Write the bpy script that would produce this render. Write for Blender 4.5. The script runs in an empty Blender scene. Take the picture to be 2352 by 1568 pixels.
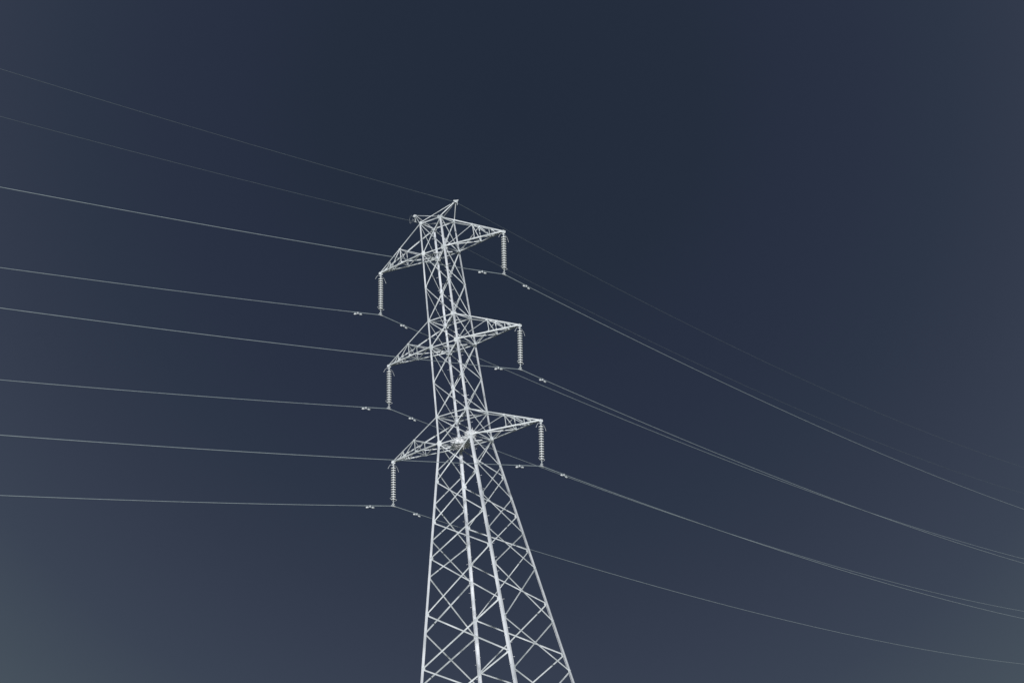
import bpy, math, random
import numpy as np
from mathutils import Vector, Matrix
random.seed(4)
V=Vector
sc=bpy.context.scene
col=sc.collection
GZ=28.70            # height of the lowest crossarm above the ground

# ------------------------------------------------------------------ materials
def new_mat(name):
    m=bpy.data.materials.new(name); m.use_nodes=True
    nt=m.node_tree; b=nt.nodes['Principled BSDF']
    return m,nt,b
def noise_mat(name,c1,c2,scale,rough=.55,metal=0.,detail=6,bump=0.):
    m,nt,b=new_mat(name)
    tc=nt.nodes.new('ShaderNodeTexCoord')
    n=nt.nodes.new('ShaderNodeTexNoise'); n.inputs['Scale'].default_value=scale; n.inputs['Detail'].default_value=detail
    nt.links.new(tc.outputs['Object'],n.inputs['Vector'])
    r=nt.nodes.new('ShaderNodeValToRGB')
    r.color_ramp.elements[0].position=.32; r.color_ramp.elements[0].color=(*c1,1)
    r.color_ramp.elements[1].position=.68; r.color_ramp.elements[1].color=(*c2,1)
    nt.links.new(n.outputs['Fac'],r.inputs['Fac'])
    nt.links.new(r.outputs['Color'],b.inputs['Base Color'])
    b.inputs['Roughness'].default_value=rough; b.inputs['Metallic'].default_value=metal
    if bump:
        bp=nt.nodes.new('ShaderNodeBump'); bp.inputs['Strength'].default_value=bump
        nt.links.new(n.outputs['Fac'],bp.inputs['Height']); nt.links.new(bp.outputs['Normal'],b.inputs['Normal'])
    return m
steel=noise_mat('galvanised_steel',(.40,.44,.46),(.70,.74,.77),1.0,.55,.0)
steel_leg=noise_mat('galvanised_leg_steel',(.44,.47,.51),(.72,.75,.80),.8,.5,.0)
porc=noise_mat('glazed_insulator',(.80,.84,.86),(.88,.91,.92),6,.3)
wire_m=noise_mat('aluminium_conductor',(.22,.27,.30),(.29,.345,.375),3,.6,.0)
earth_m=noise_mat('weathered_steel_wire',(.085,.11,.135),(.115,.145,.17),3,.7,.0)
twig=noise_mat('bleached_twigs',(.68,.70,.74),(.90,.91,.93),8,.9)
conc=noise_mat('concrete',(.28,.27,.25),(.4,.39,.36),4,.9,bump=.2)
grass=noise_mat('dry_grass',(.16,.15,.08),(.30,.27,.17),.35,.95,bump=.4)

# ------------------------------------------------------------------ mesh builder
class MB:
    def __init__(s): s.v=[];s.f=[]
    def add(s,vs,fs):
        o=len(s.v); s.v+= [tuple(x) for x in vs]; s.f+=[tuple(i+o for i in f) for f in fs]
    def extrude(s,prof,p1,p2,u,v):
        n=len(prof)
        a=[p1+u*x+v*y for x,y in prof]; b=[p2+u*x+v*y for x,y in prof]
        fs=[(i,(i+1)%n,n+(i+1)%n,n+i) for i in range(n)]+[tuple(range(n-1,-1,-1)),tuple(range(n,2*n))]
        s.add(a+b,fs)
    def angle(s,p1,p2,u,v,w,t=.014,w2=None):
        w2=w2 or w
        p1=V(p1);p2=V(p2);d=(p2-p1).normalized()
        u=(V(u)-d*V(u).dot(d)).normalized()
        v=V(v)-d*V(v).dot(d); v=(v-u*v.dot(u)).normalized()
        s.extrude([(0,0),(w,0),(w,t),(t,t),(t,w2),(0,w2)],p1,p2,u,v)
    def bar(s,p1,p2,w,h=None,up=(0,0,1)):
        p1=V(p1);p2=V(p2);h=h or w;d=(p2-p1).normalized();up=V(up)
        if abs(d.dot(up))>.98: up=V((1,0,0))
        u=d.cross(up).normalized();v=u.cross(d)
        s.extrude([(-w/2,-h/2),(w/2,-h/2),(w/2,h/2),(-w/2,h/2)],p1,p2,u,v)
    def tube(s,pts,r,n=8):
        pts=[V(p) for p in pts]; k=len(pts)
        rr=r if isinstance(r,(list,tuple)) else [r]*k
        d=(pts[1]-pts[0]).normalized(); ref=V((0,0,1)) if abs(d.z)<.9 else V((1,0,0))
        vs=[]
        for i,p in enumerate(pts):
            d=(pts[min(i+1,k-1)]-pts[max(i-1,0)]).normalized()
            u=d.cross(ref).normalized(); w=u.cross(d)
            for j in range(n):
                a=2*math.pi*j/n; vs.append(p+(u*math.cos(a)+w*math.sin(a))*rr[i])
        fs=[(i*n+j,i*n+(j+1)%n,(i+1)*n+(j+1)%n,(i+1)*n+j) for i in range(k-1) for j in range(n)]
        fs+=[tuple(range(n-1,-1,-1)),tuple((k-1)*n+j for j in range(n))]
        s.add(vs,fs)
    def lathe(s,prof,n=20,c=(0,0,0)):
        c=V(c);vs=[];k=len(prof)
        for r,z in prof:
            for j in range(n):
                a=2*math.pi*j/n; vs.append(c+V((r*math.cos(a),r*math.sin(a),z)))
        fs=[(i*n+j,i*n+(j+1)%n,(i+1)*n+(j+1)%n,(i+1)*n+j) for i in range(k-1) for j in range(n)]
        fs+=[tuple(range(n)),tuple((k-1)*n+j for j in range(n-1,-1,-1))]
        s.add(vs,fs)
    def plate(s,c,u,v,n,w,h,t=.016):
        # chamfered gusset plate
        c=V(c);u=V(u).normalized();v=V(v).normalized();n=V(n).normalized()
        pr=[(-w/2,-h/4),(-w/4,-h/2),(w/4,-h/2),(w/2,-h/4),(w/2,h/4),(w/4,h/2),(-w/4,h/2),(-w/2,h/4)]
        s.extrude(pr,c-n*t/2,c+n*t/2,u,v)
    def obj(s,name,mat,parent=None,smooth=False,loc=None):
        me=bpy.data.meshes.new(name); me.from_pydata(s.v,[],s.f); me.update()
        import bmesh
        bm=bmesh.new();bm.from_mesh(me);bmesh.ops.recalc_face_normals(bm,faces=bm.faces);bm.to_mesh(me);bm.free()
        me.materials.append(mat)
        if smooth: me.shade_smooth()
        o=bpy.data.objects.new(name,me); col.objects.link(o)
        if parent: o.parent=parent
        if loc: o.location=loc
        return o

# ------------------------------------------------------------------ tower geometry
Z0,Z0T,Z1,Z1T,Z2,Z2T,ZP=[GZ+z for z in (0,1.6516,5.9967,7.6772,12.,13.9811,14.9106)]
A0,AT,KS=1.1879,.7855,.14
def half(z):
    h=z-GZ
    return A0-KS*h if h<0 else A0+(AT-A0)*h/13.9811
def node(sx,sy,z): a=half(z); return V((sx*a,sy*a,z))

tower=bpy.data.objects.new('transmission_tower',None); col.objects.link(tower)
tower['label']='tall pale galvanised steel lattice pylon with three tiers of crossarms'
tower['category']='pylon'

BASE=.25
for sx,sy in ((-1,-1),(-1,1),(1,-1),(1,1)):
    m=MB()
    u=V((-sx,0,0));v=V((0,-sy,0))
    for z1,z2,w,t in ((BASE,GZ-10.1,.17,.024),(GZ-10.1,GZ,.145,.022),(GZ,GZ+6.0,.11,.018),(GZ+6.,Z2T+.05,.095,.016)):
        p1=node(sx,sy,z1);p2=node(sx,sy,z2)
        m.angle(p1,p2,u,v,w,t)
    # step bolts
    if (sx,sy) in ((-1,1),(1,-1)):
        z=3.;k=0
        while z<Z2T-.4:
            p=node(sx,sy,z)
            d=V((sx,0,0)) if k%2 else V((0,sy,0))
            in_=V((0,-sy,0)) if k%2 else V((-sx,0,0))
            p=p+in_*.09
            m.tube([p,p+d*.15],.010,6)
            m.tube([p+d*.15,p+d*.165],.018,6)
            z+=.42;k+=1
    m.obj('tower_leg',steel_leg,tower)
    # footing
    f=MB();p=node(sx,sy,0)
    for (w,z1,z2) in ((1.3,-.5,.12),(.8,.12,.34)):
        f.bar((p.x,p.y,z1),(p.x,p.y,z2),w,w)
    f.obj('concrete_footing',conc,tower)

SA=[0,-1.67,-3.67,-5.80,-7.93,-11.15,-14.12,-17.3,-20.7,-24.4,-28.2]
SB=[0,-2.30,-4.72,-6.83,-10.08,-13.15,-16.2,-19.5,-23.2,-27.3]
UP=[0,1.6516,3.80,5.9967,7.6772,9.84,12.,13.9811]
faces=[((-1,-1),(-1,1),(-1,0,0),SA),((1,-1),(1,1),(1,0,0),SA),
       ((-1,-1),(1,-1),(0,-1,0),SB),((-1,1),(1,1),(0,1,0),SB)]
for la,lb,n,S in faces:
    n=V(n);m=MB()
    side=(V((lb[0]-la[0],lb[1]-la[1],0))).normalized()
    def br(p,q,w,off,flip=1):
        o=-n*off
        m.angle(p+o,q+o,V((0,0,-1))+side*.01,-n*flip,w,.010,w*.5)
    lv=[GZ+z for z in S]
    for i in range(len(lv)-1):
        za,zb=lv[i],lv[i+1]
        w=.055 if i<2 else (.062 if i<4 else .078)
        if zb<GZ-17: w=.09
        sh=V((0,0,w/2))
        br(node(*la,za)+side*.05+sh,node(*lb,zb)-side*.05+sh,w,.030)
        br(node(*lb,za)-side*.05+sh,node(*la,zb)+side*.05+sh,w,-.004,-1)
        for l,sg in ((la,1),(lb,-1)):
            m.plate(node(*l,zb)+side*sg*.15-n*.012,side,V((0,0,1)),n,.2,.19,.010)
        ca,cb=half(za),half(zb); t=ca/(ca+cb)
        c=(node(*la,za).lerp(node(*lb,zb),t)); m.plate(c-n*.016,side,V((0,0,1)),n,.10,.10,.01)
    uv=[GZ+z for z in UP]
    for i in range(len(uv)-1):
        w=.045
        za,zb=uv[i],uv[i+1]; sh=V((0,0,w/2))
        br(node(*la,za)+side*.03+sh,node(*lb,zb)-side*.03+sh,w,.028)
        br(node(*lb,za)-side*.03+sh,node(*la,zb)+side*.03+sh,w,-.004,-1)
        for l,sg in ((la,1),(lb,-1)):
            m.plate(node(*l,zb)+side*sg*.09+n*.017,side,V((0,0,1)),n,.13,.14,.010)
    for z in (Z0,Z0T,Z1,Z1T,Z2,Z2T):
        w=.060
        br(node(*la,z)+side*.03+V((0,0,w/2)),node(*lb,z)-side*.03+V((0,0,w/2)),w,.046)
        big={Z0:.36,Z1:.30,Z2:.30}.get(z,.23)
        for l,sg in ((la,1),(lb,-1)):
            m.plate(node(*l,z)+side*sg*.12+n*.028,side,V((0,0,1)),n,big*.85,big,.012)
    m.obj('face_bracing',steel,tower)

for z in (Z0,Z0T,Z1,Z1T,Z2,Z2T):
    m=MB();w=.05
    c=[node(a,b,z) for a,b in ((-1,-1),(1,-1),(1,1),(-1,1))]
    d=V((0,0,-.07))
    m.angle(c[0]*1+d,c[2]+d,(0,0,1),(1,-1,0),w,.010)
    m.angle(c[1]+d*1.9,c[3]+d*1.9,(0,0,1),(1,1,0),w,.010)
    if z in (Z0,Z1,Z2):
        mid=[(c[i]+c[(i+1)%4])/2+d*2.6 for i in range(4)]
        for i in range(4): m.angle(mid[i],mid[(i+1)%4],(0,0,1),(c[0]+c[2])/2-mid[i],.042,.010)
    m.obj('plan_bracing',steel,tower)

# crossarms
def crossarm(s,zb,zt,r):
    m=MB()
    tip=V((s*r,0,zb))
    B={};T={}
    for y in (-1,1):
        B[y]=node(s,y,zb);T[y]=node(s,y,zt)
        tp=tip+V((0,y*.05,0))
        m.angle(B[y],tp,(0,0,1),(0,-y,0),.08,.014)
        m.angle(T[y],tp+V((0,0,.07)),(0,0,-1),(0,-y,0),.058,.012,.05)
        b=lambda f,y=y:B[y].lerp(tip,f)
        t=lambda f,y=y:T[y].lerp(tip,f)
        q=V((0,-y*.03,0))
        for p1,p2 in ((b(0),t(.5)),(t(.5),b(.5)),(t(.5),b(.76)),(t(.76),b(.76)),(t(.76),b(.88))):
            m.angle(p1+q,p2+q,(s,0,0),(0,-y,0),.04,.009,.03)
        m.plate(t(.5)+V((0,y*.012,-.02)),(1,0,0),(0,0,1),(0,1,0),.15,.12,.01)
        for f in (.5,.76): m.plate(b(f)+V((0,y*.012,.04)),(1,0,0),(0,0,1),(0,1,0),.13,.10,.01)
    bb=lambda y,f:B[y].lerp(tip,f)
    tt=lambda y,f:T[y].lerp(tip,f)
    dz=V((0,0,.03))
    for f in (.5,.76):
        m.angle(bb(-1,f)+dz,bb(1,f)+dz,(0,0,1),(-s,0,0),.04,.009)
    m.angle(tt(-1,.5)-dz,tt(1,.5)-dz,(0,0,-1),(-s,0,0),.04,.009)
    m.angle(tt(-1,.5)-dz,bb(1,.5)-dz*.5,(0,0,-1),(s,0,0),.034,.009)
    m.angle(bb(-1,0)+dz*1.6,bb(1,.5)+dz*1.6,(0,0,1),(0,1,0),.044,.009)
    m.angle(bb(1,0)+dz*3.9,bb(-1,.5)+dz*3.9,(0,0,1),(0,1,0),.044,.009)
    m.angle(bb(-1,.5)+dz*1.8,bb(1,.76)+dz*1.8,(0,0,1),(0,1,0),.036,.009)
    m.angle(bb(1,.76)+dz*2.2,bb(-1,.9)+dz*2.2,(0,0,1),(0,1,0),.036,.009)
    for y in (-1,1):
        m.plate(tip+V((0,y*.07,.0)),(1,0,0),(0,0,1),(0,1,0),.19,.17,.014)
    m.bar(tip+V((0,-.11,-.05)),tip+V((0,.11,-.05)),.045,.045)
    m.obj('crossarm',steel,tower)
for zb,zt,r in ((Z0,Z0T,5.3154),(Z1,Z1T,4.7938),(Z2,Z2T,4.5870)):
    for s in (-1,1): crossarm(s,zb,zt,r)

# earth wire brackets on top
PX=1.541
for s in (-1,1):
    m=MB();ap=V((s*PX,0,ZP))
    ends=[(s,-1),(s,1),(-s,-1)] + ([(-s,1)] if s>0 else [])
    for a,b in ends:
        m.angle(node(a,b,Z2T)+V((0,0,.02*s)),ap+V((0,b*.03,0)),(0,0,1),(0,-b,0),.05 if a==s else .036,.010)
    for y in (-1,1): m.plate(ap+V((0,y*.045,0)),(1,0,0),(0,0,1),(0,1,0),.20,.14,.012)
    if s>0:
        m.bar(ap+V((-.12,-.1,.06)),ap+V((.12,.1,.06)),.08,.05)
    m.obj('earth_wire_bracket',steel,tower)

# ------------------------------------------------------------------ insulator strings
OFF=V((-.2626,-.1656,-2.6908)); LEN=OFF.length
q=V((0,0,-1)).rotation_difference(OFF.normalized())
def disc_mesh():
    m=MB()
    m.lathe([(.0,.06),(.018,.06),(.025,.05),(.028,.022),(.07,.017),(.12,.012),(.146,.003),(.150,-.022),(.142,-.031),(.11,-.026),(.09,-.034),(.078,-.026),(.045,-.030),(.018,-.026),(.011,-.05),(.011,-.088),(0,-.088)],20)
    return m
ins=bpy.data.objects.new('insulator_string',None); col.objects.link(ins)
ND=14;SP=.148
top=-.36
parts=[]
m=MB()   # hanger fitting
m.tube([(0,0,0),(0,0,-.16)],.020,8); m.bar((-.045,0,-.14),(.045,0,-.14),.045,.045); m.bar((0,-.14,-.2),(0,.14,-.2),.04,.028); m.tube([(0,0,-.16),(0,0,-.30)],.022,8)
for a in (0,1):
    pts=[(math.cos(t)*.05*(1 if a else 0),math.cos(t)*.05*(0 if a else 1),-.06+math.sin(t)*.055) for t in np.linspace(0,2*math.pi,13)]
    m.tube(pts,.012,6)
parts.append(m.obj('hanger_fitting',steel,ins))
dm=None
for i in range(ND):
    z=top-SP*i
    if dm is None:
        o=disc_mesh().obj('insulator_disc',porc,ins,True); dm=o.data
    else:
        o=bpy.data.objects.new('insulator_disc',dm); col.objects.link(o); o.parent=ins
    o.location=(0,0,z); parts.append(o)
bot=top-SP*(ND-1)-.06
for z0,sg,k in ((-.2,-1,1.0),(bot-.10,1,.55)):
    m=MB()
    for s in (-1,1):
        pts=[]
        for t in np.linspace(0,1,9):
            pts.append((0,s*(.05+.48*k*t),z0+sg*(.26*k*t**2.2)+ .05*math.sin(t*3.1)))
        m.tube(pts,.009,6)
        m.tube([pts[-1],(0,pts[-1][1]+s*.02,pts[-1][2]+sg*.04)],.014,6)
    parts.append(m.obj('arcing_horn',steel,ins))
m=MB()   # suspension clamp
m.tube([(0,0,bot),(0,0,-LEN+.05)],.022,8)
m.bar((0,-.09,-LEN+.11),(0,.09,-LEN+.11),.06,.06)
m.tube([(0,-.2,-LEN-.012),(0,-.1,-LEN-.005),(0,0,-LEN+.0),(0,.1,-LEN-.005),(0,.2,-LEN-.012)],[.03,.046,.056,.046,.03],8)
parts.append(m.obj('suspension_clamp',steel,ins))
ins['category']='insulator'; ins['group']='insulator strings hanging from the crossarms'
ins['label']='pale disc insulator string hanging from a pylon crossarm tip'
tips=[(s*r,0,z) for z,r in ((Z0,5.3154),(Z1,4.7938),(Z2,4.5870)) for s in (-1,1)]
ins.rotation_mode='QUATERNION'; ins.rotation_quaternion=q
ins.location=tips[0]
for t in tips[1:]:
    c=ins.copy(); col.objects.link(c); c.location=t
    for p in parts:
        pc=p.copy(); col.objects.link(pc); pc.parent=c

# ------------------------------------------------------------------ conductors
LEFT={'R1':(-.6568,4.299),'L1':(-.7181,4.163),'R2':(-.6472,4.371),'L2':(-.6974,4.252),'R3':(-.6517,4.138),'L3':(-.6362,4.296),'ER':(-.0667,4.988),'EL':(-.2051,4.771)}
RIGHT={'R1':(-1.0397,4.423),'L1':(-1.0540,4.016),'R2':(-1.0003,4.297),'L2':(-1.1206,4.638),'R3':(-.9876,4.526),'L3':(-1.0803,4.539),'ER':(-1.0683,5.558),'EL':(-1.1232,5.255)}
PL,PR=3.2888,.0272
st={}
for n,z,r in ((3,Z0,5.3154),(2,Z1,4.7938),(1,Z2,4.5870)):
    for s,k in ((-1,'L'),(1,'R')): st[k+str(n)]=V((s*r,0,z))+OFF
st['EL']=V((-PX,0,ZP-.4)); st['ER']=V((PX,0,ZP-.05))
def along(k,side,s):
    b,c=(LEFT if side<0 else RIGHT)[k]; phi=PL if side<0 else PR
    return st[k]+V((math.sin(phi)*s,math.cos(phi)*s,b*s/10+c*s*s/1e4))
dmp=None
for k in st:
    earth=k[0]=='E'
    r0=.010 if earth else .0175
    m=MB()
    ss=[155-2*i for i in range(75)]+[5,3.5,2.6,2.5,1.5,.6,.2]
    pts=[along(k,-1,s)-st[k] for s in ss]+[V((0,0,0))]
    th=r0*1.6 if earth else r0*1.4
    rad=[r0 if s>2.55 else th for s in ss]+[th]
    s2=[.2,.6,1.5,2.5,2.6,3.5,5]+[7+2*i for i in range(117)]
    pts+=[along(k,1,s)-st[k] for s in s2]; rad+=[r0 if s>2.55 else th for s in s2]
    if k=='EL': rad=[ .016 if i<len(ss) and 2.55<ss[i]<5.2 else x for i,x in enumerate(rad)]
    m.tube(pts,rad,8)
    o=m.obj('earth_wire' if earth else 'power_line',earth_m if earth else wire_m,None,True,loc=st[k])
    if earth:
        o['label']='thin earth wire strung over the top of the pylon'; o['category']='cable'; o['group']='earth wires over the pylon'
        m=MB()
        if k=='ER':
            m.bar((0,0,.09),(0,0,-.02),.04,.04); m.bar((0,-.12,0),(0,.12,0),.05,.06)
            m.tube([(0,0,.05),(.06,.05,-.08),(.05,.02,-.2)],.018,6)
        else:
            m.tube([(0,0,.4),(0,0,-.02)],.014,6)
            for z in (.3,.2,.1): m.lathe([(0,.03),(.03,.03),(.055,0),(.05,-.01),(0,-.012)],12,(0,0,z))
            m.bar((0,-.1,0),(0,.1,0),.045,.05)
            m.tube([(0,0,.38)]+[V((-.32+.24*math.cos(a),-.2*math.cos(a)-.0,.27+.24*math.sin(a))) for a in np.linspace(.3,5.9,18)]+[(0,0,.04)],.005,6)
        m.obj('wire_clamp',steel,o)
    else:
        o['label']='pale overhead conductor carried through an insulator clamp'; o['category']='power line'; o['group']='power lines strung through the pylon'
        for side,s in ((-1,2.05),(1,2.35)):
            if dmp is None:
                d=MB()
                d.tube([(0,-.26,-.10),(0,-.12,-.075),(0,0,-.07),(0,.12,-.085),(0,.26,-.11)],.012,6)
                d.bar((0,0,.03),(0,0,-.09),.05,.06)
                for y in (-1,1):
                    d.tube([(0,y*.16,-.10),(0,y*.19,-.10),(0,y*.30,-.11),(0,y*.34,-.11)],[.03,.052,.052,.03],8)
                do=d.obj('vibration_damper',steel,o); dmp=do.data
            else:
                do=bpy.data.objects.new('vibration_damper',dmp); col.objects.link(do); do.parent=o
            do.location=along(k,side,s)-st[k]
            t=(along(k,side,s+.2)-along(k,side,s-.2))*side
            do.rotation_euler=(math.asin(t.normalized().z)+ (random.random()-.5)*.1,0,-math.atan2(t.x,t.y))

# ------------------------------------------------------------------ nest
def nest(loc,R,H,n,label):
    m=MB()
    for i in range(n):
        a=random.uniform(0,2*math.pi); rr=R*math.sqrt(random.random())
        z=random.uniform(-.5,.5)*H*(1-.45*(rr/R)**2)
        p=V((rr*math.cos(a),rr*math.sin(a)*.9,z))
        d=V((-math.sin(a)+random.gauss(0,.7),math.cos(a)+random.gauss(0,.7),random.gauss(0,.3))).normalized()
        L=random.uniform(.10,.28)
        e=p+d*L+V((random.gauss(0,.03),random.gauss(0,.03),random.gauss(0,.04)))
        m.tube([p-d*L,p,e],[.008,random.uniform(.013,.019),.006],5)
    o=m.obj('bird_nest',twig,None,loc=loc); o['label']=label; o['category']='nest'
nest(V((-.42,.18,GZ+.08)),.50,.62,1100,'large untidy twig nest resting inside the lowest crossarm frame')
nest(V((1.02,-1.0,GZ+.08)),.24,.40,240,'small ragged twig nest wedged against a pylon leg joint')

# ------------------------------------------------------------------ ground
import bmesh
me=bpy.data.meshes.new('ground');bm=bmesh.new()
bmesh.ops.create_grid(bm,x_segments=120,y_segments=120,size=3000)
for v in bm.verts:
    r=v.co.length
    v.co.z=-.02+ (math.sin(v.co.x*.004+1)*math.cos(v.co.y*.005)*6*max(0,min(1,(r-350)/900)))
bm.to_mesh(me);bm.free();me.materials.append(grass)
g=bpy.data.objects.new('ground',me);col.objects.link(g);g['kind']='structure';g['label']='dry grass field';

# ------------------------------------------------------------------ camera
C=V((59.2962,-95.6743,-27.0940+GZ));az,pi_,ro,f=.5231,.2843,-.1378,4450.6
dx,dy=-math.sin(az),math.cos(az)
F=V((math.cos(pi_)*dx,math.cos(pi_)*dy,math.sin(pi_)));R0=V((dy,-dx,0));U0=R0.cross(F)
R=R0*math.cos(ro)+U0*math.sin(ro);U=-R0*math.sin(ro)+U0*math.cos(ro)
cd=bpy.data.cameras.new('camera');cd.sensor_width=36;cd.lens=f/2352*36;cd.clip_end=8000
co=bpy.data.objects.new('camera',cd);col.objects.link(co)
co.matrix_world=Matrix(((R.x,U.x,-F.x,C.x),(R.y,U.y,-F.y,C.y),(R.z,U.z,-F.z,C.z),(0,0,0,1)))
sc.camera=co

# ------------------------------------------------------------------ sun and sky
sd=bpy.data.lights.new('sun','SUN');sd.energy=4.0;sd.angle=math.radians(3);sd.color=(1,.985,.97)
so=bpy.data.objects.new('sun',sd);col.objects.link(so)
sa=math.radians(31.8+5);sel=math.radians(5)
tosun=V((math.sin(sa)*math.cos(sel),-math.cos(sa)*math.cos(sel),math.sin(sel)))
so.rotation_euler=tosun.to_track_quat('Z','Y').to_euler();so.location=tosun*200

w=bpy.data.worlds.new('World');sc.world=w;w.use_nodes=True
nt=w.node_tree;bg=nt.nodes['Background']
tc=nt.nodes.new('ShaderNodeTexCoord')
dk=V((-math.sin(.505)*math.cos(.402),math.cos(.505)*math.cos(.402),math.sin(.402)))
dot=nt.nodes.new('ShaderNodeVectorMath');dot.operation='DOT_PRODUCT';dot.inputs[1].default_value=dk
nrm=nt.nodes.new('ShaderNodeVectorMath');nrm.operation='NORMALIZE'
nt.links.new(tc.outputs['Generated'],nrm.inputs[0]);nt.links.new(nrm.outputs[0],dot.inputs[0])
ac=nt.nodes.new('ShaderNodeMath');ac.operation='ARCCOSINE';nt.links.new(dot.outputs['Value'],ac.inputs[0])
dv=nt.nodes.new('ShaderNodeMath');dv.operation='DIVIDE';dv.inputs[1].default_value=math.radians(40);nt.links.new(ac.outputs[0],dv.inputs[0])
rp=nt.nodes.new('ShaderNodeValToRGB');nt.links.new(dv.outputs[0],rp.inputs['Fac'])
def lin(c): return tuple(((x/255)/12.92 if x/255<.04045 else ((x/255+.055)/1.055)**2.4) for x in c)
stops=[(0,(35,44,60)),(5.5,(37,46,62)),(8,(40,48,66)),(10.2,(42,50,68)),(12.6,(45,54,71)),(14.8,(50,58,75)),(16.5,(54,62,79)),(18.8,(59,68,84)),(22.4,(72,83,94)),(40,(108,120,130))]
e=rp.color_ramp.elements
e[0].position=0;e[0].color=(*lin(stops[0][1]),1);e[1].position=1;e[1].color=(*lin(stops[-1][1]),1)
for a,c in stops[1:-1]:
    x=e.new(a/40);x.color=(*lin(c),1)
nt.links.new(rp.outputs['Color'],bg.inputs['Color']);bg.inputs['Strength'].default_value=1
vs=sc.view_settings;vs.view_transform='Standard';vs.look='None';vs.exposure=0
